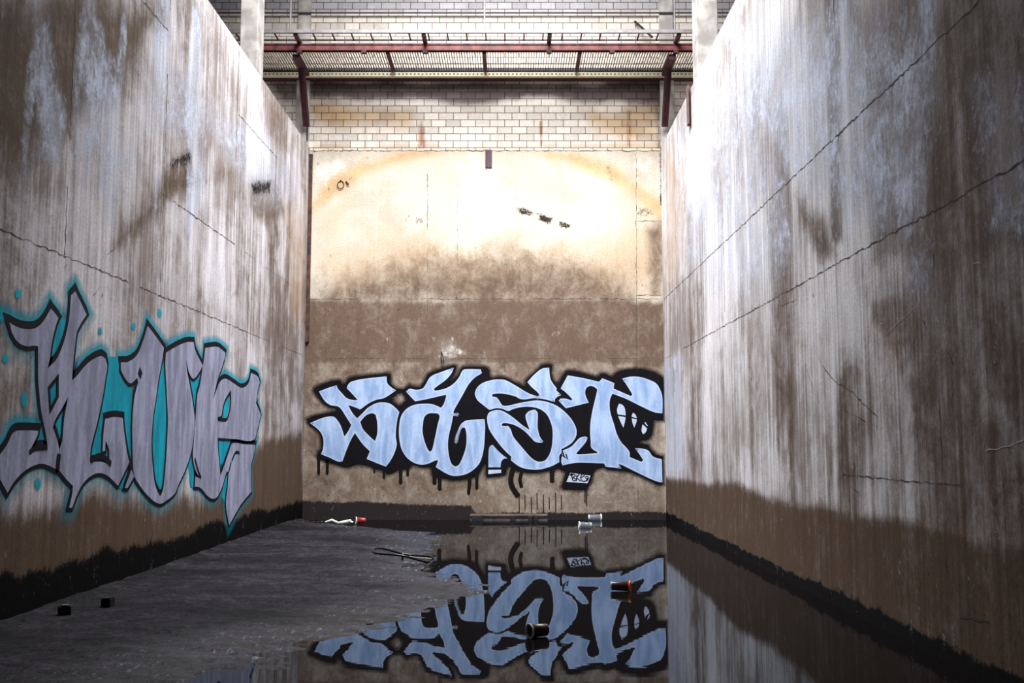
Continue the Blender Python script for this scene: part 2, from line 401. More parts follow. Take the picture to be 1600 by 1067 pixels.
joints(wall_right, [
 ((3.4,2.862),(13.1,2.85), .017, .92), ((3.4,2.083),(11.6,2.075), .016, .9), ((11.6,2.075),(13.1,2.07), .008, .5), ((9.353,4.88),(9.353,2.2), .02, .72),
 ((6.0,4.88),(6.0,.6), .012, .5), ((11.4,4.88),(11.4,2.0), .016, .5), ((7.6,4.88),(7.6,.4), .010, .45), ((4.7,4.88),(4.7,.4), .012, .4), ((10.35,4.88),(10.35,2.9), .012, .4)], rt)
crack_px = [(1279,556),(1284,570),(1296,586),(1308,598),(1330,612),(1345,626),(1358,638),(1370,650)]
joints(wall_right, [(on_right(crack_px[i]), on_right(crack_px[i+1]), .016, 1.1) for i in range(len(crack_px)-1)]
  + [(on_right((1258,568)), on_right((1268,600)), .008, .9), (on_right((1268,600)), on_right((1292,640)), .007, .8), (on_right((1320,640)), on_right((1352,659)), .012, .9),
     (on_right((1220,478)), on_right((1245,468)), .010, .9), (on_right((1315,742)), on_right((1390,749)), .014, .9), (on_right((1390,749)), on_right((1500,758)), .010, .7),
     (on_right((1500,962)), on_right((1545,972)), .014, .9), (on_right((1400,888)), on_right((1450,897)), .008, .7), (on_right((1330,760)), on_right((1345,775)), .012, .9),
     (on_right((1480,548)), on_right((1490,570)), .02, 1), (on_right((1444,500)), on_right((1448,512)), .02, 1)], rt, 'crack')
scratch_m = plain('pale_scrape_marks', (176,176,182), .8)
joints(wall_right, [(on_right((1370,535)), on_right((1430,480)), .008, .6), (on_right((1520,412)), on_right((1600,398)), .009, .6), (on_right((1540,635)), on_right((1600,618)), .009, .65),
  (on_right((1450,600)), on_right((1510,592)), .014, .7), (on_right((1375,505)), on_right((1400,495)), .012, .8), (on_right((1540,705)), on_right((1600,690)), .012, .6)], rt, 'scrape_mark', scratch_m)
joints(wall_left, [(on_left((146,462)), on_left((156,449)), .014, 1), (on_left((100,420)), on_left((112,400)), .008, .8), (on_left((167,398)), on_left((180,388)), .012, .9)], lf, 'crack')

# unseen end wall, hall sides added to block sky light; roof with skylight opening
shell_m = plain('dark_unseen_shell', (84,78,74), .9)  # kept dark so the unseen shell bounces little light
def struct(name, b, m): o = b.build(name, m); o['kind'] = 'structure'; return o
struct('wall_front_unseen', MB().box(-3.3, 2.6, -4.6, -4, -.3, ROOF), shell_m)
struct('wall_hall_left_unseen', MB().box(-6.3, -6, -4.6, YB+.6, -.3, ROOF), shell_m)
struct('wall_hall_right_unseen', MB().box(5.3, 5.6, -4.6, YB+.6, -.3, ROOF), shell_m)
roof = MB(); SKX0, SKX1, SKY0, SKY1 = -2.5, 1.7, 7.8, 11.2
roof.box(-6.3, SKX0, -4.6, YB+.6, ROOF, ROOF+.3); roof.box(SKX1, 5.6, -4.6, YB+.6, ROOF, ROOF+.3)
roof.box(SKX0, SKX1, -4.6, SKY0, ROOF, ROOF+.3); roof.box(SKX0, SKX1, SKY1, YB+.6, ROOF, ROOF+.3)
struct('ceiling_unseen', roof, shell_m)
struct('floor', MB().box(-3.3, 2.6, -4.6, YB+.6, -.5, -.3), plain('pit_bed', (48,42,38), .9))

# brick wall above the pit
brick_m = brickwork('pale_brickwork')
brick_items = [
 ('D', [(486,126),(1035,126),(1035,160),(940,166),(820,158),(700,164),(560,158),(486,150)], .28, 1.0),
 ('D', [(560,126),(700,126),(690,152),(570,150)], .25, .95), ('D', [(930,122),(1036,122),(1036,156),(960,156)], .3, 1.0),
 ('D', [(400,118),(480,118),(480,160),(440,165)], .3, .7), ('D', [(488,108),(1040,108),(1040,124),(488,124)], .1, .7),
 ('O', [(486,160),(660,160),(650,206),(540,200),(486,190)], .6, .85), ('O', [(880,160),(1036,156),(1036,234),(930,220)], .5, .7), ('O', [(486,225),(1036,222),(1036,236),(486,236)], .1, .6),
 ('B', [(652,185),(664,185),(667,232),(652,232)], .22, .9), ('B', [(842,186),(849,186),(849,232),(842,232)], .10, 1.0), ('B', [(934,170),(940,170),(940,232),(934,232)], .1, .8),
 ('B', [(976,170),(988,170),(988,232),(978,232)], .12, .7), ('D', [(1020,150),(1034,150),(1034,236),(1026,236)], .12, .6),
 ('W', [(200,-80),(1400,-80),(1400,16),(200,18)], .10, 1.1), ('D', [(340,10),(700,6),(980,4),(1140,2),(1140,19),(340,22)], .14, .25),
 ('D', [(960,18),(990,18),(985,30),(965,30)], .3, .6), ('W', [(820,16),(870,16),(865,60),(830,60)], .3, .5),
]
wall_grid('wall_back_upper', brick_m, -6.0, 5.3, ZT, ROOF, .04, lambda u, v, t: (u, YB+.012+t, v), .588, brick_items, lambda p: (lambda v: (v.x, v.z))(hit(p[0], p[1], 1, YB+.012)))
ledge_m = plain('ragged_mortar_bed', (86,74,62), .95)
joints(wall_back, [((XL, ZT-.004), (XR, ZT-.004), .022, .92)], lambda u, v: (u, YB-.002, v), 'mortar_bed', ledge_m)

# pilasters and corner rust strip
pil_m = plain('weathered_pilaster_concrete', (214,207,198), .85, var=.3, scale=3, rgb2=(160,152,146))
struct('trim_1', MB().box(-2.885, -2.715, YB-.03, YB+.012, ZT, ROOF), pil_m)
struct('trim_2', MB().box(1.985, 2.17, YB-.03, YB+.012, ZT, ROOF), pil_m)
rust_m = plain('rusted_corner_channel', (92,58,46), .9, var=.5, scale=12, rgb2=(46,34,32))
struct('trim_3', MB().box(XL, XL+.045, YB-.04, YB, 2.3, ZT-.06), rust_m)
#@@WATER
# ------------------------------------------------------------------ water and mud
t = NT('dark_flood_water')
nz = t.noise(t.pos((2.0, 5.0, 0)), 1.0, 3, .5)
nb = t.bump(nz, .012, .02); df = t.n('ShaderNodeBsdfDiffuse'); df.inputs[0].default_value = C((20, 16, 15))
gl_ = t.n('ShaderNodeBsdfGlossy'); gl_.inputs['Color'].default_value = (.60, .66, .72, 1); gl_.inputs['Roughness'].default_value = .012; t.put(gl_.inputs['Normal'], nb)
fr = t.n('ShaderNodeFresnel'); fr.inputs['IOR'].default_value = 1.36; mx = t.n('ShaderNodeMixShader')
t.put(mx.inputs[0], fr.outputs[0]); t.put(mx.inputs[1], df.outputs[0]); t.put(mx.inputs[2], gl_.outputs[0]); t.put(t.out.inputs['Surface'], mx.outputs[0])
struct('flood_water', MB().box(XL, XR, -4, YB, -.06, 0), t.m)

t = NT('wet_silt')
g1 = t.noise(t.pos((7, 6, 0)), 1.0, 8, .75); g2 = t.noise(t.pos((42, 18, 0)), 1.0, 4, .75); g3 = t.noise(t.pos((.5, 1.6, 0)), 1.0, 5, .65)
col = t.mix(t.ramp(g3, .35, .65), C((50, 46, 51)), C((24, 22, 24)))
col = t.mix(1.0, col, t.mix(t.ramp(g1, .38, .62), (.45,.45,.45,1), (1.4,1.4,1.45,1)), 'MULTIPLY')
col = t.mix(1.0, col, t.mix(t.ramp(g2, .38, .62), (.55,.55,.55,1), (1.35,1.35,1.35,1)), 'MULTIPLY')
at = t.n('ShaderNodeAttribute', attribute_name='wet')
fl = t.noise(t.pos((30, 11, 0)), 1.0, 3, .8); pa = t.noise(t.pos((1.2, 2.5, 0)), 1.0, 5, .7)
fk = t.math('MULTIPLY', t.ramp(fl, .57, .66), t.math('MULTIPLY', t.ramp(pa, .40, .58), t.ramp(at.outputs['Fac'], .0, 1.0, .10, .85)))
col = t.mix(fk, col, C((150, 156, 172)))  # pale flecks are wet glints painted into the silt colour
t.put(t.b.inputs['Base Color'], col)
t.put(t.b.inputs['Roughness'], t.math('ADD', t.math('MULTIPLY_ADD', at.outputs['Fac'], -.42, .64), t.math('MULTIPLY', g1, .12)))
t.put(t.b.inputs['Specular IOR Level'], t.ramp(at.outputs['Fac'], .1, 1.0, .10, .42))
t.put(t.b.inputs['Normal'], t.bump(t.math('ADD', g1, t.math('MULTIPLY', g2, .7)), 1.0, .03))
edge = [(380,806),(470,811),(500,815),(554,822),(617,829),(660,833),(690,840),(684,850),(672,858),(668,868),(660,876),(652,884),(668,893),(690,902),(712,908),(737,913),(764,922),(752,927),(730,932),(705,939),(680,950),(662,960),(617,971),(561,985),(530,988),(516,998),(482,1003),(440,1008),(470,1016),(400,1022),(350,1030),(420,1040),(325,1046),(290,1062),(250,1090),(200,1130),(0,1300),(-600,1300),(-600,1000),(100,900)]
edge_w = [on_ground(p) for p in edge]
x0, x1, y0, y1 = XL, 0.6, 3.0, 13.1; st = .022
nx, ny = int((x1-x0)/st)+1, int((y1-y0)/st)+1
Xg, Yg = np.meshgrid(np.linspace(x0, x1, nx), np.linspace(y0, y1, ny), indexing='ij')
d = sdf(Xg, Yg, edge_w)
d = d + (fbm(Xg*2.0, Yg*3.0, 4)-.5)*.26 + (fbm(Xg*7, Yg*20, 3)-.5)*.20
h = np.where(d < 0, .045*(1-np.exp(d*1.6)), -.03*np.clip(d*3, 0, 1))
near = np.clip(1 + d*1.1, 0, 1)
h += (fbm(Xg*3, Yg*9, 4)-.5)*.02*(.5+.5*near) + ((fbm(Xg*7, Yg*9, 4)-.5)*.022 + (fbm(Xg*24, Yg*22, 3)-.5)*.020)*(.4 + .6*near)
h += .02*np.clip(1-(Xg-XL)/.16, 0, 1)*np.clip(-d*4, 0, 1)
keep = (h > -.02)
idx = np.arange(nx*ny).reshape(nx, ny); q = np.stack([idx[:-1,:-1], idx[1:,:-1], idx[1:,1:], idx[:-1,1:]], -1)
kq = keep[:-1,:-1] | keep[1:,:-1] | keep[1:,1:] | keep[:-1,1:]
q = q[kq]; used = np.unique(q); rem = np.full(nx*ny, -1); rem[used] = np.arange(len(used))
V = np.stack([Xg.ravel(), Yg.ravel(), h.ravel()], -1)[used]
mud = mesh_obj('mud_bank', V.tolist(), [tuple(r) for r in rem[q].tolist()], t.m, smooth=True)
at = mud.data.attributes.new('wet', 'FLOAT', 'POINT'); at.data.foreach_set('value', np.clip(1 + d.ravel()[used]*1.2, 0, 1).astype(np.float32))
mud['kind'] = 'structure'
#@@GRAFFITI
# ------------------------------------------------------------------ graffiti
def smooth(pts, n=5, corner=50, closed=True):
    P = [Vector(p) for p in pts]; N = len(P); out = []
    def iscorner(i):
        if not closed and i in (0, N-1): return True
        a = P[i]-P[i-1]; b = P[(i+1) % N]-P[i]
        if a.length < 1e-9 or b.length < 1e-9: return True
        return a.angle(b) > math.radians(corner)
    cor = [iscorner(i) for i in range(N)]
    for i in range(N if closed else N-1):
        p0, p1, p2, p3 = P[i-1], P[i], P[(i+1) % N], P[(i+2) % N]
        L = (p2-p1).length
        t1 = (p2-p1) if cor[i] else (p2-p0).normalized()*L
        t2 = (p2-p1) if cor[(i+1) % N] else (p3-p1).normalized()*L
        for k in range(n):
            s = k/n; s2 = s*s; s3 = s2*s
            out.append(p1*(2*s3-3*s2+1) + t1*(s3-2*s2+s) + p2*(-2*s3+3*s2) + t2*(s3-s2))
    if not closed: out.append(P[-1])
    return out
def fill_mesh(name, loops, to_xyz, mat, parent, off):
    vs, es = [], []
    for L in loops:
        n = len(vs); vs += [Vector((p[0], p[1])) for p in L]; es += [(n+i, n+(i+1) % len(L)) for i in range(len(L))]
    v, e, f, *_ = delaunay_2d_cdt(vs, es, [], 0, 1e-6)
    def inside(c):
        k = False
        for L in loops:
            for i in range(len(L)):
                a, b = L[i-1], L[i]
                if (a[1] > c[1]) != (b[1] > c[1]) and c[0] < (b[0]-a[0])*(c[1]-a[1])/(b[1]-a[1]) + a[0]: k = not k
        return k
    f = [q for q in f if inside(sum((v[i] for i in q), Vector((0, 0)))/len(q))]
    return mesh_obj(name, [to_xyz(p[0], p[1], off) for p in v], [tuple(q) for q in f], mat, parent)
def area_sign(L): return sum(L[i-1][0]*L[i][1]-L[i][0]*L[i-1][1] for i in range(len(L)))
def ribbon(b, L, a0, a1, to_xyz, off, fades=None, f0=1, f1=0, closed=True, wfun=None):
    """quads between offsets a0 and a1 to the outside of loop L"""
    s = 1 if area_sign(L) > 0 else -1; n = len(L); nor = []
    for i in range(n):
        e1 = (L[i]-L[i-1]); e2 = (L[(i+1) % n]-L[i])
        n1 = Vector((e1.y, -e1.x)).normalized(); n2 = Vector((e2.y, -e2.x)).normalized()
        m = n1+n2
        m = m.normalized() if m.length > 1e-6 else n1
        nor.append(m*s*min(1.9, 1/max(.3, m.dot(n2))))
    vs = []
    for i in range(n):
        k = wfun(nor[i]) if wfun else 1
        vs += [to_xyz(*(L[i]+nor[i]*a0*k), off), to_xyz(*(L[i]+nor[i]*a1*k), off)]
        if fades is not None: fades += [f0(nor[i]) if callable(f0) else f0, f1]
    b.add(vs, [(2*i, 2*i+1, (2*i+3) % (2*n), (2*i+2) % (2*n)) for i in range(n)])
def set_fade(o, fades):
    a = o.data.attributes.new('fade', 'FLOAT', 'POINT'); a.data.foreach_set('value', np.array(fades, np.float32))
def stroke(b, pts, wd, to_xyz, off, round_n=0):
    P = [Vector(p) for p in pts]; n = len(P); vs = []
    for i in range(n):
        d = (P[min(i+1, n-1)]-P[max(i-1, 0)]).normalized(); nn = Vector((-d.y, d.x)); k = wd[i] if isinstance(wd, (list, tuple)) else wd
        vs += [to_xyz(*(P[i]-nn*k/2), off), to_xyz(*(P[i]+nn*k/2), off)]
    b.add(vs, [(2*i, 2*i+1, 2*i+3, 2*i+2) for i in range(n-1)])

bx = lambda u, v, o: (u, YB-o, v)
lx = lambda u, v, o: (XL+o, u, v)
gblack = paint('black_spray_paint', (15,12,18), (10,8,13), 'XZX', .02)
gdrip = paint('black_paint_drips', (24,16,15), (16,12,12), 'XZX', .02)
gblack_soft = paint('black_overspray', (20,16,21), (15,12,17), 'XZX', 0, soft=True)
gwhite = paint('silver_white_paint', (176,196,228), (134,160,198), 'XZX', .05)
gwhite_rim = paint('silver_white_rim_paint', (212,224,244), (196,212,238), 'XZX', .02, soft=True)
gwhite_tag = paint('pale_tag_paint', (190,200,218), (176,188,210), 'XZX', .02)

BLACK = [(480,655),(490,650),(510,645.5),(521,643),(529,642.5),(530.5,641.5),(523,637),(515,636),(507,631),(500,624),(493,615),(490,610),(492,606.5),(505,600),(518,595.5),(530,594.5),(534.6,599),(537,602.5),(540,598.5),(545,591.5),(570,587),(608,583.5),(610.5,588),(610.5,598),(614.4,603.6),(620,607),(630,608),(634,606),(640,601.5),(647,604.5),(657,605),(663,596),(670,584),(682,579),(708,570.5),(713,571.5),(711.5,579),(708,587),(698,599.5),(708,593),(716,586),(720,577),(724,573.5),(758,573.5),(764,577),(765.5,589),(770,591),(780,589),(793,591.5),(806,598),(816,602.5),(825,606),(822.5,600),(821.5,594.5),(830,586.5),(840,577),(846,571),(858,569),(862.5,571),(861.5,585),(864,593),(871.5,601),(876,594),(882,583),(887,579),(900,580),(920,585.5),(934.5,590),(938,584.5),(943,583.5),(957,589),(961,584.5),(970,579),(995,576.5),(1020,580.5),(1032,587),(1036,592),(1036.5,656),(1020.5,656.5),(1020.5,667),(1017.5,680),(1010,687),(1001,688),(999,693),(1013,695),(1017,702),(1025,710),(1036,712.5),(1036,756),(1030,757),(1020,753),(995,741),(975,735),(970,735),(950,733.5),(943,730),(936,731),(928,737),(923,752),(917,764),(912,765),(881,764),(878,760),(885,735),(879,735),(874,731.5),(866,733.5),(850,736.5),(835,738.5),(820,737.5),(806,735),(798,729.5),(791,729),(790.5,737),(787,742),(761,745.5),(759.5,740),(760,719),(753,731),(745,743),(733,746.5),(710,750),(692,747),(684,745),(676,741),(674.5,734),(677,728.5),(660,729.5),(643,725.5),(640,731),(635,732.5),(623,734),(613,739),(605,740.5),(600,735.5),(583,731),(578,728),(560,725),(542,729.5),(525,725.5),(500,717),(496,712),(497.5,707),(502,701),(502.5,688),(499,677),(493,670),(485,665),(481,660)]
BLACK_HOLE = [(611,623),(618,617),(626,612.5),(632,618),(636,624),(625,635),(616,629)]
S_OUT = [(498.5,611.6),(513,606),(526,602),(528,607),(535,615),(542,622),(552,625),(559,625),(550,615),(542,606.6),(544,601),(549,596.5),(568,592),(604,588),(605,598),(610,604),(619,610),(600,622),(588,624.6),(575,631),(563,639.7),(554,636),(544,632.7),(550,644),(558,653.7),(566,646),(575,637),(588,630),(599,628.6),(610,631),(620,639),(624,644),(621,655),(619,670),(618.5,683),(620,694),(617,706),(610,720),(603,729),(590,724),(573,717),(578,705),(566,693),(554.7,676.5),(549,686),(542,702),(535,721),(528,721),(515,715),(501.6,709.6),(504.5,702),(505.5,688),(502,677),(495,669),(484.5,661),(505,652.7),(520,650.7),(526,655),(532,664),(536,675),(538,682),(544,674),(549,664),(542,653),(533,639),(528,635),(517,633),(508,627),(502,618)]
S_HOLE = [(563,659),(572,649),(582,645.7),(587,648),(589.5,660),(589.5,678),(586,689),(578,682),(567,670)]
A_OUT = [(634.5,612),(640,607.6),(650,609),(660,607),(665,601),(673,588.6),(690,581),(709,574.5),(705,584),(696,594),(685,602),(677.6,608),(680,610.6),(696,607),(708,600),(717,590),(722,580),(726,577),(751,577),(753,583),(742,590),(732,601),(723,617),(715,631),(709,642),(708.5,645.5),(718,648),(708,649.7),(705,665),(702.5,675),(700.5,686),(700,698),(702,714),(706,725),(712,729),(717,726),(723,714),(728,698),(729,680),(727,669),(723,667.5),(719,673),(715,683),(713,693.6),(711.5,692),(712.5,686),(716,673),(718,667),(722,661),(730,656.7),(757,655),(758,665),(757.5,680),(756,700),(751,720),(743,731),(730,740),(712,743.7),(700,741),(681,730),(684.7,719),(680,719.6),(670,724),(659,726),(647,723),(635,714),(627,700),(623.5,680),(624,663),(627,650),(635,639),(647,632.7),(662,630.7),(676,631.7),(689,637),(693,632),(697,620),(697,616.6),(680,620.6),(665,624),(648.6,627),(641,619)]
A_HOLE = [(684,646),(670,646),(663,652),(660.6,665),(660.3,675),(663,688),(668,701),(671.6,706),(675,703),(679,687),(684,663),(687,650)]
S2_OUT = [(742,615),(746,605),(755,598),(770,593.5),(780,592.7),(790,594),(805,602),(825,614),(840,619.6),(843,617.5),(840,613),(830,604),(824,597),(835,585),(847,576),(858,574.5),(859,586),(861.5,595),(870,607),(869,610),(877,617),(870,620.6),(867,624),(867,628),(850,623.6),(835,622),(820,624),(812,623),(806,619.6),(790,615.6),(778,614.6),(769,616),(769,619.6),(776,621),(780,626),(785,633),(792,634),(810,630),(826,627),(840,625.6),(855,628),(870,634),(882,643),(893,655),(899.5,667),(901,676),(899,684),(892,693),(877,702),(878,706),(874,712),(874,722),(860,729),(840,733.7),(820,732),(810,728),(798,719),(799,713.6),(787,702),(775,687),(765,672),(761.5,660),(761.5,650),(765,644),(776,640.7),(785,642),(800,651),(816,664),(828,672),(824,662),(821,650),(823,645.5),(828,641.7),(836,640),(840,645),(840,665),(841,673),(844,683),(849,689.6),(846,691.6),(836,690),(830,684),(820,674),(808,666),(797,662),(788,661),(783.6,662.5),(785,665.5),(794,665.5),(798,671),(802,682),(814,697),(830,715),(839,720.7),(846,721),(853,718),(860,706),(863,690),(863,670),(859,656),(853,646),(843,639),(830,635.7),(815,636),(802,639),(794,642),(785,638.7),(776,637.7),(767,639.7),(765,640.7),(754,632),(746,625)]
FIN = [(763.5,706),(765,698),(769.5,694.6),(778,704),(787,712),(793,716),(787,717),(783,722),(782,730),(763,730)]
FIN_FOOT = [(763,734),(783,733.7),(783,738.7),(763,740.7)]
T_OUT = [(887,586.5),(910,590.5),(936,596.5),(941,591),(960,598.5),(958.6,607),(986,619),(988,616),(980,603),(972,591.5),(985,588.5),(1000,589),(1013,593),(1025,599),(1032,610),(1035,622),(1035,646),(1022,644),(1000,634),(980,624),(957,615),(953.6,622),(952.3,632),(954,646),(960,665),(963,676),(970,690),(983,705),(984,714),(1002,721.6),(1005,719),(1000,711),(992,700),(1004,701),(1013,704),(1020,713),(1034,717.6),(1035,754),(1023,751),(995,738),(973,727),(966,724.6),(971,732),(946,729),(944,724),(920,723),(900,723),(888,725),(879,727),(877,722),(877.5,714),(879,704),(892,698),(900,690),(906,684),(915,682),(918,684),(915,691),(900.5,708),(902,709.6),(933,708),(933.6,706.6),(924,699.6),(923,690),(922,675),(922.6,660),(926,640),(933,610),(932,607),(924,603),(918,604.6),(914.6,610),(915,618),(920,629),(900,634),(884,638),(873,626),(876,622.6),(885,623),(893,626),(894,623.6),(885,614),(876,607)]
EYES = [[(967,630.6),(973,633),(976.7,640),(977,655),(974,668),(970,660),(966,650),(964,640)],
        [(989,644.7),(993,648),(995,656),(991,668),(988,660),(987,650)],
        [(1004,663),(1011,669.5),(1009,675),(1005,678.5),(1002.5,674),(1003,667)],
        [(1008,659),(1012,665),(1011,666),(1007,660.7)]]
SB = lambda pts, c=50, n=5: smooth([on_back(p) for p in pts], n, c)

far = empty('graffiti_lettering', (-.4, YB, .9), 'silver-white block lettering on a black painted ground across the foot of the far wall', 'graffiti')
bl = SB(BLACK); bh = SB(BLACK_HOLE)
fill_mesh('black_ground', [bl, bh], bx, gblack, far, .0035)
b = MB(); fd = []
ribbon(b, bl, -.01, .045, bx, .0025, fd, .95, 0); ribbon(b, bh, -.045, .01, bx, .0025, fd, 0, .95)
o = b.build('overspray', gblack_soft, far); set_fade(o, fd)
for loops in ([S_OUT, S_HOLE], [A_OUT, A_HOLE], [S2_OUT], [T_OUT]):
    Ls = [SB(q) for q in loops]
    lt = fill_mesh('letter', Ls, bx, gwhite, far, .005)
    b = MB(); fd = []
    ribbon(b, Ls[0], -.034, -.002, bx, .0056, fd, 0, .95)
    for hL in Ls[1:]: ribbon(b, hL, .002, .034, bx, .0056, fd, .95, 0)
    o = b.build('pale_rim', gwhite_rim, lt); set_fade(o, fd)
fill_mesh('letter_foot', [SB(FIN)], bx, gwhite, far, .005); fill_mesh('letter_foot', [SB(FIN_FOOT)], bx, gwhite_tag, far, .005)
for e in EYES: fill_mesh('window_mark', [SB(e)], bx, gwhite_tag, far, .005)
for pts, wd in ((((963,648),(978.5,650.5)), .018), (((986,652),(996,654.5)), .015), (((878,703),(881,713),(887,717),(884,709)), .018), (((881,712),(875.5,712),(875.5,726)), .018)):
    b = MB(); stroke(b, [on_back(p) for p in pts], wd, bx, .0066); b.build('ink_line', gblack, far)
def drip(x, ya, yb, wpx, wob=0):
    pts = []; ws = []
    for i in range(9):
        s = i/8; pts.append(on_back((x + wob*math.sin(s*5), ya+(yb-ya)*s))); ws.append(wpx/119*(1.15-.35*s if s < .6 else .94+.25*(s-.6)) * (1 if i < 8 else .45))
    bb = MB(); stroke(bb, pts, ws, bx, .0042); return bb.build('paint_drip', gdrip, far)
for a in ((498,714,742,4.6),(511.5,718,741.5,4.6),(585,728,739,3),(600,735,748,4),(626,733,756.5,5.5),(637,728,744,4.5),(679,738,757,6.5),(687,744,766.5,6),(733,744,773,5.5,.8),(745,738,764.5,5),
          (862.5,735,754,7),(914,764,786,1.6),(916.5,764,790,1.6),(510.5,716,722,6)): drip(*a)
for pts, wpx in (([(802,731),(799,742),(798,752),(801,762),(806,770),(809.5,776)], 8), ([(816,735),(813.5,743),(812.5,751),(814,757),(815,761.5)], 5.5)):
    bb = MB(); stroke(bb, smooth([on_back(p) for p in pts], 4, 80, False), wpx/119, bx, .0042); bb.build('paint_drip', gdrip, far)
thin = MB()
for i, x in enumerate((811,820,830,839,849,858,868,877)): stroke(thin, [on_back((x, 770+3*(i % 3))), on_back((x+.4, 800-4*(i % 2)))], .012, bx, .0042)
thin.build('paint_drip', gdrip, far)

tg = empty('graffiti_tag', on_back((903,747))[:1] + (YB, on_back((903,747))[1]), 'small pale four-sided panel with a scribbled black tag below the silver letters', 'graffiti')
fill_mesh('tag_panel', [smooth([on_back(p) for p in ((891,738.7),(922.6,743),(918,755),(885,752.7))], 2)], bx, gwhite_tag, tg, .005)
b = MB(); K8 = lambda pts: [on_back((880+p[0]/9.975, 660+p[1]/9.975)) for p in pts]
for pts in ([(118,800),(135,850),(152,905)], [(118,800),(175,810),(192,832),(140,856),(195,880),(204,906),(152,905)], [(212,812),(206,905)], [(252,800),(210,860),(272,916)],
            [(270,862),(330,832),(318,800),(285,815),(272,870),(300,912),(350,910),(380,880)], [(345,862),(350,845),(378,840),(388,860),(370,880),(352,866)], [(388,850),(384,890),(350,916)]):
    stroke(b, smooth(K8(pts), 4, 70, False), .013, bx, .0062)
stroke(b, K8([(112,800),(140,830)]), .03, bx, .0062)
b.build('scribble', gblack, tg)

# --- left wall piece
gteal = paint('teal_spray_paint', (14,166,186), (14,128,150), 'YZY', .03)
gteal_soft = paint('teal_overspray', (16,176,196), (18,150,172), 'YZY', 0, soft=True)
ggrey = paint('silver_grey_spray_paint', (164,167,190), (126,126,146), 'YZY', .10)
gink = paint('dark_outline_paint', (10,11,24), (14,10,16), 'YZY', .03)
K_OUT = [(12.7,503.5),(22.5,509.5),(37.5,514),(54,512.5),(66,502),(78,481.7),(90,496.7),(85.5,509.5),(79.5,535),(76.5,559),(73,575.5),(87,560.5),(99,532),(106.5,497.5),(109.5,461.5),(116,454.7),(126,475),(134,491.5),(124.5,506.5),(118.5,520),(115.5,542.5),(113,565),(111,594.5),(120,585.5),(135,568),(156,556),(163.5,560.5),(166,572.5),(163.5,590),(159,620),(150,662),(141,698),(139,719),(139.5,722),(157.5,721.5),(172.5,727.5),(169.5,717),(169,702.5),(163.5,687.5),(163,704),(159,705.5),(160,680),(163,654.5),(177,651.5),(190.5,653),(193,677),(196.5,702.5),(199.5,717),(201,721.5),(190.5,744),(183,759),(168,744),(153,739),(138,745.5),(126,759),(118.5,774),(111,793.5),(106.5,793),(111,774),(112.5,759),(102,748.5),(89,732),(91.5,705),(94,694),(96,687.5),(99,653),(105,620),(96,636.5),(84,657.5),(81,668),(85.5,680),(91,701),(90,709.5),(87,733.5),(64.5,724.5),(42,732),(22.5,750),(10,770),(0,751.5),(-9,735),(-6,716),(0,708),(9,695),(19.5,675.5),(37.5,672.5),(58,673),(57,680),(43.5,707),(60,699.5),(73,701),(70.5,680),(63,642.5),(59,605),(58,589),(58,541),(52.5,540),(40.5,541),(27,535),(18,521.5)]
K_HOLE = [(90,584),(90,620),(76,647),(73,605)]
STUB = [(204,733.5),(208,744),(198,762),(193.5,762)]
U_OUT = [(187.5,566),(199.5,565),(213,554),(222,533),(229.5,509),(240,522.5),(255,543.5),(252,563),(246,596),(241.5,629),(238,652.5),(235.5,696),(238,735),(241,757),(244.5,767),(249,775.5),(253.5,765),(256.5,739.5),(259,705),(261,660),(259.5,615),(258,590),(257,566),(258,551),(276,540.5),(291,534.5),(301.5,534.5),(304.5,548),(316,572),(302,591.5),(294,581),(290,560),(291,578),(295.5,602),(300,629),(303,660),(298.5,702),(288,735),(277.5,757.5),(273,769.5),(259.5,781.5),(247.5,787),(229.5,774),(210,747),(207,733.5),(205.5,690),(205.5,660),(208.5,622.5),(214.5,597),(213,590),(202.5,599),(193.5,590),(187.5,578)]
E_OUT = [(319.5,543.5),(339,542),(351,551),(349.5,561.5),(342,584),(337.5,599),(331.5,626),(336,612.5),(342,597.5),(351,591.5),(364.5,599),(376.5,606),(387,599),(391.5,582.5),(402,588.5),(405,597.5),(400.5,617),(399,630),(405,643.5),(406.5,649.5),(402,667.5),(396,687),(367.5,686),(339,684),(340,705),(343.5,744),(357,705),(361.5,693),(379.5,694),(398,695),(396,708),(391,727.5),(391.5,750),(392,768),(375,789),(357,820.5),(352,787.5),(354.5,762),(356,738),(353,736),(346.5,759),(339,775.5),(331.5,779),(324,775.5),(312,762),(303,760.5),(304,744),(312,748),(304.5,735),(300,712.5),(301.5,693),(305,645),(307.5,615),(310.5,605),(316.5,567.5)]
E_HOLE = [(360,609),(359,637.5),(354,657),(340,658),(339,652.5),(345,649.5),(349.5,627)]
TEAL = [[(165,556),(183,558),(190,585),(205,605),(207,660),(206,735),(193,765),(184,762),(201,722),(160,724),(139,722),(140,700),(150,660),(165,590)],
  [(42,709),(57,680),(58,668),(62,655),(66,660),(74,701),(60,701)], [(80,668),(105,618),(100,653),(95,705),(91,700)], [(91,497),(107,499),(100,532),(87,561),(73,576),(79,535)],
  [(243,600),(255,565),(260,600),(263,660),(259,710),(254,765),(249,777),(243,765),(237,735),(234,696),(237,650)], [(303,593),(316,573),(313,590),(306,650),(303,660),(299,629),(293,580)],
  [(340,684),(397,686),(398,695),(360,694),(352,710),(344,728),(340,705)], [(300,702),(302,730),(312,750),(303,744),(302,763),(297,760),(294,725)], [(88,588),(88,618),(77,640),(74.5,606)], [(358,614),(357,637),(353,653),(346,653),(350,628)],
  [(355,740),(357,742),(353,790),(346,776),(349,757)], [(193,762),(201,724),(207,735),(199,750)]]
SLF = lambda pts, c=48, n=5: smooth([on_left(p) for p in pts], n, c)
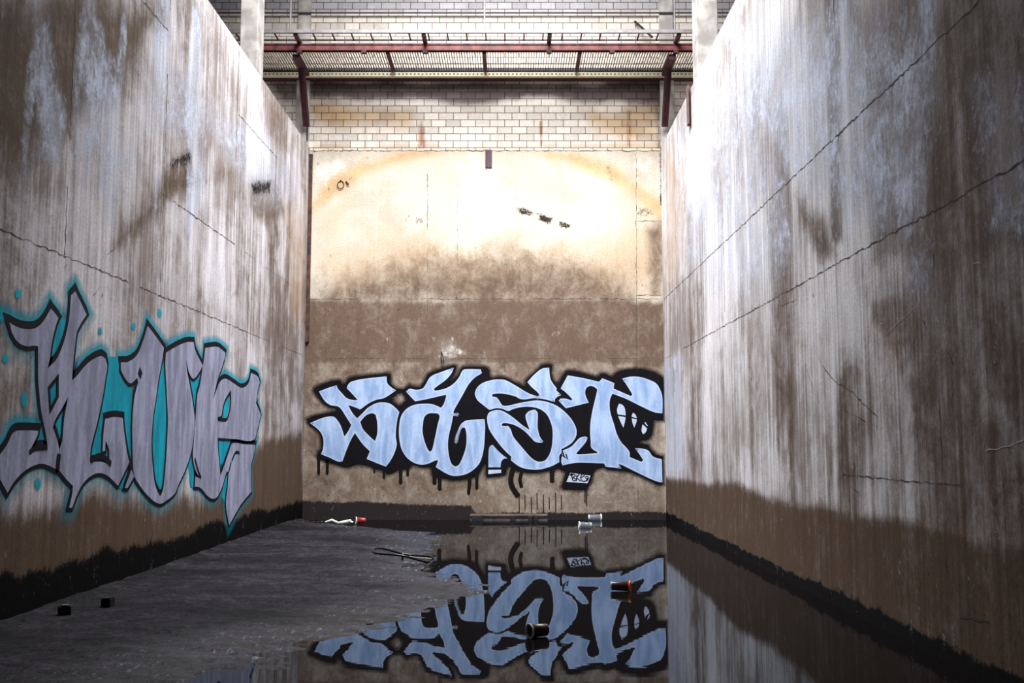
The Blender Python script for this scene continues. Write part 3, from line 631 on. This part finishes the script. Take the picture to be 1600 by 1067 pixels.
lg = empty('graffiti_lettering', (XL, 7.0, 1.2), 'tall silver-grey lettering with teal glow sprayed on the left wall', 'graffiti')
letters = [[SLF(q) for q in loops] for loops in ([K_OUT, K_HOLE], [U_OUT], [E_OUT, E_HOLE], [STUB])]
b = MB(); fd = []
for i, Ls in enumerate(letters): ribbon(b, Ls[0], .02, .115, lx, .0022 + .0001*i, fd, lambda q: .55 + .75*max(0, q.y) - .15*max(0, -q.y), 0)
o = b.build('teal_overspray', gteal_soft, lg); set_fade(o, fd)
for q in TEAL: fill_mesh('teal_infill', [SLF(q)], lx, gteal, lg, .0032)
for i, Ls in enumerate(letters):
    lt = fill_mesh('letter', Ls, lx, ggrey, lg, .0058 + .0003*i)
    b = MB(); top = lambda nn: .75 + .55*max(0, nn.y)
    ribbon(b, Ls[0], -.004, .034, lx, .0042 + .0003*i, wfun=top)
    for hL in Ls[1:]: ribbon(b, hL, -.026, .002, lx, .0066 + .0003*i)
    b.build('outline', gink, lt)
for pts, wd in (([(90.5,709),(88,733)], .05), ([(140,720),(150,713),(160,714),(172,725)], .04), ([(44,707),(52,701),(72,699)], .03), ([(216,588),(218,581),(219,578)], .07), ([(361,720),(367,707),(373,708)], .03), ([(303,716),(309,738),(313,747)], .03), ([(356,738),(360,722)], .03), ([(341,655),(352,656)], .035)):
    b = MB(); stroke(b, smooth([on_left(p) for p in pts], 3, 80, False), wd, lx, .0078); b.build('ink_line', gink, lg)

for (px, py, wv, hv) in ((27.7,459,9,14),(156,517,6,11),(208,509.5,6,10),(8,560,10,13),(37,624.5,9,22),(58.5,756,9,17),(249,489,6,12),(2,492,8,20)):
    L = [Vector(on_left((px+wv/2*math.cos(a)*.8, py+hv/2*math.sin(a)*.8))) for a in [2*math.pi*k/14 for k in range(14)]]
    c = Vector(on_left((px, py))); L2 = [c+(p-c)*1.75 for p in L]
    vs = [lx(*c, .003)] + [lx(*p, .003) for p in L] + [lx(*p, .003) for p in L2]; n = 14
    fs = [(0, 1+k, 1+(k+1) % n) for k in range(n)] + [(1+k, 1+n+k, 1+n+(k+1) % n, 1+(k+1) % n) for k in range(n)]
    o = mesh_obj('teal_dab', vs, fs, gteal_soft, lg); set_fade(o, [1]*(n+1) + [0]*n)
#@@STEEL
# ------------------------------------------------------------------ catwalk, pillars, pipes
red_m = plain('red_oxide_steel', (112,40,38), .6, var=.45, scale=14, rgb2=(76,32,33))
redd_m = plain('dark_red_steel', (84,34,38), .65, var=.5, scale=14, rgb2=(52,26,32))
steel_m = plain('dark_weathered_steel', (58,46,50), .6, .3, rgb2=(38,30,34))
galv_m = plain('dull_galvanised_steel', (132,126,126), .5, .3, var=.3)
cream_m = plain('cream_perforated_strip', (232,226,192), .7, var=.15, scale=20)
YF, YR = 12.3, 13.06
zf = lambda y, Y: hit(800, y, 1, Y).z
cw = empty('catwalk', (-.4, YB, zf(100, 12.9)), 'rusty red steel catwalk with open grating fixed along the brick wall', 'catwalk')
XA, XB = -5.2, 4.4
z1, z0 = zf(68.5, YF), zf(79, YF)
b = MB(); b.box(XA, XB, YF, YF+.05, z0, z1); b.box(XA, XB, YF-.012, YF+.06, z1-.012, z1); b.box(XA, XB, YF-.012, YF+.06, z0, z0+.012); b.build('front_beam', red_m, cw)
zr1, zr0 = zf(105.5, YR), zf(111, YR)
MB().box(XA, XB, YR, YR+.08, zr0, zr1).build('rear_beam', steel_m, cw)
# bar grating
zg0 = z0 + .028
g = MB(); x = XA
while x < XB:
    g.box(x, x+.008, YF+.05, YR, zg0, zg0+.03); x += .033
for yy in np.linspace(YF+.2, YR-.2, 2): g.box(XA, XB, yy, yy+.008, zg0+.018, zg0+.028)
g.build('grating', plain('grey_grating_bars', (150,136,116), .6, .2, rgb2=(112,100,88)), cw)
for px in (610.5,758,903.5): # joists under the grating
    xx = hit(px, 92, 1, 12.7).x
    MB().box(xx-.022, xx+.022, YF+.05, YR, zg0-.05, zg0-.002).build('joist', redd_m, cw)
YN = YF - .28
z2n = zf(53.8, YN)
zl = z1 + .035
b = MB(); b.box(XA, XB, YN, YN+.035, zl-.005, zl+.035); b.build('front_rail', galv_m, cw)
MB().box(XA, XB, YF-.035, YF-.015, zl-.006, zl+.012).build('inner_rail', steel_m, cw)
for i in range(-3, 28):
    xx = (437.5 + 29.3*i - 800) / 123.5
    MB().box(xx-.008, xx+.008, YN+.03, YF-.02, zl-.004, zl+.010).build('rung', steel_m, cw)
for px in (467, 664, 858, 1057):
    xx = (px-800)/124.5
    MB().box(xx-.026, xx+.026, YN+.03, YF+.10, zl-.03, zl-.002).build('cross_arm', redd_m, cw)
    MB().box(xx-.03, xx+.03, YF-.012, YF+.05, z0-.03, z0-.001).build('clamp', redd_m, cw)
for px in (568, 957):
    xx = (px-800)/124.5; MB().box(xx-.03, xx+.03, YF-.012, YF+.05, z0-.03, z0-.001).build('clamp', redd_m, cw)
for sx, rod in ((-1, True), (1, False)):
    pa = 458 if sx < 0 else 1050
    xx = -2.725 if sx < 0 else 2.025
    b = MB(); b.box(xx-.045, xx+.045, YF+.05, 12.95, zg0-.12, zg0-.055); b.build('bracket_arm', redd_m, cw)
    top = Vector((xx, YF+.38, zg0-.10)); bot = Vector((xx, YB-.10, zf(198, YB-.1)))
    b = MB(); b.bar(top, bot, .075, .02); 
    for e in (-1, 1): b.bar(top+Vector((e*.034, -.02, 0)), bot+Vector((e*.034, -.02, 0)), .014, .06)
    b.build('knee_brace', red_m if False else redd_m, cw)
    if rod: MB().tube([bot+Vector((0, .03, .02)), bot+Vector((0, .05, -.17))], .009).build('anchor_rod', steel_m, cw)
for px in (453.5, 757, 1054.5):
    xx = hit(px, 30, 1, YN).x; MB().tube([(xx, YN+.017, zl), (xx, YN+.017, ROOF)], .011).build('hanger_rod', galv_m, cw)

ct = empty('cable_tray', (-.4, YB-.1, zf(116, 12.98)), 'cream perforated cable tray running under the rear of the catwalk', 'cable tray')
za, zb = zf(112.5, 12.98), zf(118.5, 12.98)
b = MB(); b.box(XA, XB, 12.98, 12.985, zb, za); b.box(XA, XB, 12.98, 13.04, zb-.003, zb); nf = len(b.f); x = XA
while x < XB:
    zc = (za+zb)/2; b.box(x, x+.022, 12.976, 12.9805, zc-.009, zc+.006); x += .052
o = b.build('tray', cream_m, ct); o.data.materials.append(plain('dark_slots', (92,84,64), .8))
for p_ in o.data.polygons[nf:]: p_.material_index = 1
z9 = zf(121.5, 13.1)
tag(MB().box(XA, XB, 13.06, YB+.012, z9-.02, z9+.015).build('support_angle', redd_m), 'thin dark red steel angle on the brickwork just below the cable tray', 'steel angle')

# conduit pipe across the upper brick
cz = zf(20, YB-.05)
b = MB().tube([(XA, YB-.05, cz), (XB, YB-.05, cz)], .012)
tag(b.build('conduit_pipe', plain('dark_conduit', (92,86,92), .5, .4)), 'thin dark conduit pipe running level across the top of the brick wall', 'pipe')
# leaning rod
p0, p1 = hit(992, 33.5, 1, YB-.03), hit(1019, 58, 1, YB-.25)
tag(MB().tube([p0, p1], .016).build('leaning_rod', steel_m), 'short dark steel rod leaning between brick wall and catwalk rail', 'rod')

pm = plain('pillar_concrete', (164,158,152), .85, scale=5, rgb2=(126,120,115))
tag(MB().box(-2.995, -2.80, 10.75, 11.02, ZS, ROOF).build('concrete_pillar', pm, bevel=.008), 'square concrete pillar standing on top of the left pit wall', 'pillar', 'pillars on the pit walls')
tag(MB().box(2.035, 2.27, 10.75, 11.02, ZS, ROOF).build('concrete_pillar', pm, bevel=.008), 'square concrete pillar standing on top of the right pit wall', 'pillar', 'pillars on the pit walls')

# small steel bits on the walls
q0, q1 = on_back((758.5,234.5)), on_back((768.5,262))
b = MB(); b.box(q0[0], q1[0], YB-.018, YB, q1[1], q0[1]); b.box(q0[0], q0[0]+.012, YB-.04, YB-.018, q1[1], q0[1])
tag(b.build('steel_plate', plain('maroon_painted_plate', (74,44,58), .6, var=.3)), 'small upright maroon steel plate fixed at the top middle of the far wall', 'plate')
b = MB(); b.box(XR-.035, XR, 10.93, 10.99, 4.50, 4.94); b.box(XR-.035, XR-.027, 10.87, 10.93, 4.50, 4.94)
tag(b.build('angle_bar', plain('brown_rusted_angle', (112,84,74), .7, var=.4, rgb2=(84,62,58))), 'short upright rusty angle bar near the top of the right wall', 'bar')
wire_m = plain('rusty_wire', (58,46,40), .7, .4)
c = on_back((532.5,288)); pts = [(c[0]+.042*math.sin(a), YB-.012-.006*math.cos(a), c[1]-.052*math.cos(a)-.01) for a in [2*math.pi*k/20 for k in range(-10, 11)]]
b = MB().tube(pts, .0055, 6); b.tube([(c[0], YB, c[1]+.055), (c[0], YB-.02, c[1]+.04)], .008, 6)
tag(b.build('wire_loop', wire_m), 'small round wire loop hanging on the upper left of the far wall', 'wire')
c = on_back((543,286)); tag(MB().tube([(c[0]-.02, YB-.006, c[1]+.02), (c[0]+.02, YB-.03, c[1]-.025)], .010, 6).build('steel_peg', wire_m), 'short dark steel peg sticking out beside the round wire loop', 'peg')
c = on_back((690,549)); pts = [(c[0], YB+.01, c[1]), (c[0]+.002, YB-.03, c[1]-.01), (c[0]-.004, YB-.03, c[1]-.08), (c[0]+.004, YB-.025, c[1]-.15), (c[0]+.026, YB-.03, c[1]-.165), (c[0]+.034, YB-.035, c[1]-.13), (c[0]+.006, YB-.035, c[1]-.02)]
tag(MB().tube(pts, .0065, 6).build('cable_loop', wire_m), 'dangling dark cable loop on the far wall above the second silver letter', 'cable')
#@@DEBRIS
# ------------------------------------------------------------------ debris
def lathe_tube(prof, n=20):
    """prof: list of (z, r); returns verts/faces open revolve about local z"""
    vs = []; fs = []
    for z, r in prof:
        vs += [(r*math.cos(2*math.pi*k/n), r*math.sin(2*math.pi*k/n), z) for k in range(n)]
    for i in range(len(prof)-1):
        for k in range(n): fs.append((i*n+k, i*n+(k+1) % n, (i+1)*n+(k+1) % n, (i+1)*n+k))
    return vs, fs
def cup(name, loc, rot, L, r0, r1, body, rim, base, label):
    """a drinking cup; local z runs from base to mouth"""
    M = Matrix.Translation(loc) @ Matrix.Rotation(rot[2], 4, 'Z') @ Matrix.Rotation(rot[1], 4, 'Y') @ Matrix.Rotation(rot[0], 4, 'X')
    e = empty(name, loc, label, 'cup', 'discarded drinking cups')
    def part(nm, prof, mat):
        vs, fs = lathe_tube(prof); return mesh_obj(nm, [M @ Vector(v) for v in vs], fs, mat, e, True)
    part('body', [(L*.08, r0+.002), (L*.9, r1-.003), (L*.9, r1-.006), (L*.10, r0-.001), (L*.07, 0.0005)], body)
    part('rim', [(L*.9, r1-.004), (L*.9, r1), (L*.96, r1+.003), (L, r1+.001), (L, r1-.003), (L*.9, r1-.006)], rim)
    part('base', [(0, .0005), (0, r0), (L*.08, r0+.003), (L*.08, r0-.003), (L*.03, r0-.004), (L*.03, .0005)], base)
    return e
cup_dark = plain('dark_maroon_cup', (66,36,36), .35, rgb2=(40,24,26)); cup_red = plain('red_cup_plastic', (150,34,34), .35)
orange = plain('orange_rim', (236,96,34), .4, var=.1); whitec = plain('white_cup_plastic', (225,225,222), .4, var=.08); paper = plain('pale_cup_base', (178,176,182), .5)
tr = NT('clear_cup_plastic'); tr.b.inputs['Base Color'].default_value = (.30,.31,.35,1); tr.b.inputs['Roughness'].default_value = .08; tr.b.inputs['Alpha'].default_value = .4; tr.b.inputs['IOR'].default_value = 1.45
H = math.pi/2
x, y = on_ground((954.5,923)); cup('disposable_cup', (x, y, .034), (0, H, -.22), .135, .027, .037, cup_dark, orange, paper, 'dark cup with bright orange end floating over the reflected letters')
x, y = on_ground((854,994)); cup('disposable_cup', (x, y, .034), (0, H, math.pi+.50), .105, .029, .038, cup_dark, paper, cup_dark, 'maroon cup floating nearest the camera with its pale mouth open')
x, y = on_ground((924,824)); cup('disposable_cup', (x, y, .030), (0, H, math.pi+.1), .15, .026, .040, tr.m, whitec, whitec, 'clear plastic cup floating on open water beside the far wall')
x, y = on_ground((919,812.5)); cup('disposable_cup', (x, y-.04, .034), (0, H, .05), .17, .036, .046, tr.m, whitec, whitec, 'clear plastic cup lying tight against the foot of far wall')
x, y = on_ground((571,813.5), .04); cup('disposable_cup', (x, y, .045), (0, H, math.pi+.3), .12, .030, .044, cup_red, whitec, cup_red, 'red cup lying beside the crushed pale bottle near left corner')
# crushed bottle
pts = [on_ground((p, q), .05) for p, q in ((508,813.5),(519,812.5),(529,814),(540,813),(548,813.5))]
e = empty('crushed_bottle', (pts[2][0], pts[2][1], .03), 'crushed pale plastic bottle lying on mud near the far left corner', 'bottle')
MB().tube([(p[0], p[1], .035+.012*math.sin(i*2)) for i, p in enumerate(pts)], [.010, .022, .017, .026, .020], 10).build('body', plain('dull_clear_plastic', (196,200,188), .3), e, True)
MB().tube([(pts[4][0], pts[4][1], .034), (pts[4][0]+.03, pts[4][1], .033)], .012, 10).build('cap', whitec, e, True)
# bent hoop
cx_, cy_ = on_ground((631,868), .05)
hp = empty('wheel_hoop', (cx_, cy_, .03), 'bent dark metal hoop lying half sunk at the mud edge', 'hoop')
Rm = Matrix.Translation((cx_, cy_, .055)) @ Matrix.Rotation(math.radians(9.5), 4, 'Y') @ Matrix.Rotation(math.radians(-2.2), 4, 'X')
hm = plain('dark_wet_metal', (40,36,36), .25, .5)
ring = [Rm @ Vector((.255*math.cos(a)*(1+.04*math.sin(2*a+1)), .235*math.sin(a), .012*math.sin(3*a))) for a in [2*math.pi*k/48 for k in range(49)]]
MB().tube(ring, .0095, 8, False).build('ring', hm, hp, True)
gl = [Rm @ Vector((.245*math.cos(a), .225*math.sin(a), .014)) for a in np.linspace(-.25, -1.7, 16)]
MB().tube(gl, .0045, 6).build('inner_wire', plain('bare_bright_wire', (190,186,170), .3, .4), hp, True)
a = on_ground((675,880), .01); c = on_ground((659,889), .01)
MB().tube([(a[0], a[1], .02), (c[0], c[1], .004)], .008).build('stub', hm, hp, True)
a = on_ground((630,872), .03); MB().tube([(a[0], a[1], .075), (a[0]-.01, a[1]-.02, -.01)], .009).build('valve_stem', hm, hp, True)
# blocks
blk = plain('black_wet_block', (16,14,15), .6)
for (px, py, w_, h_, rz, lab) in ((102,961,.068,.062,.15,'black stone block nearest the left wall, pale fleck along its top edge'), (168,949,.060,.062,-.2,'black stone block lying farther out on the mud from the left wall')):
    x, y = on_ground((px, py), .035); e = empty('stone_block', (x, y, .03), lab, 'block', 'black blocks on the mud', (0, 0, rz))
    bm = bmesh.new(); bmesh.ops.create_cube(bm, size=1)
    bmesh.ops.bevel(bm, geom=bm.edges[:], offset=.10, segments=2, affect='EDGES')
    for v in bm.verts: v.co = Vector((v.co.x*w_, v.co.y*w_*.9, (v.co.z+.5)*h_)) * (1+.12*(random.random()-.5))
    me = bpy.data.meshes.new('block_body'); bm.to_mesh(me); bm.free(); me.materials.append(blk); o = bpy.data.objects.new('block_body', me); COL.objects.link(o); o.parent = e
    if px < 120:
        o = MB().box(-.014, .024, -.034, -.012, .0585, .066).build('pale_chip', plain('pale_chip', (120,118,112), .7)); o.parent = e
# half sunk pallet at the far wall
xa, xb = on_back((735,812))[0], on_back((855,812))[0]
pl = empty('sunken_pallet', ((xa+xb)/2, YB-.10, 0), 'half-sunk wooden pallet lying along the waterline of the far wall', 'pallet')
wood = plain('soaked_grey_wood', (104,92,86), .7, rgb2=(70,62,60)); woodd = plain('near_black_wood', (20,17,18), .7)
MB().box(xa, xb, YB-.16, YB-.002, .058, .076).build('deck_board', wood, pl)
MB().box(xa, xb, YB-.14, YB-.12, -.05, .058).build('side_board', wood, pl)
for px in (742,751,801,829,836): 
    xx = on_back((px,812))[0]; MB().box(xx-.035, xx+.035, YB-.165, YB-.13, -.05, .057).build('block', woodd, pl)  # near-black blocks drawn where the dark openings fall
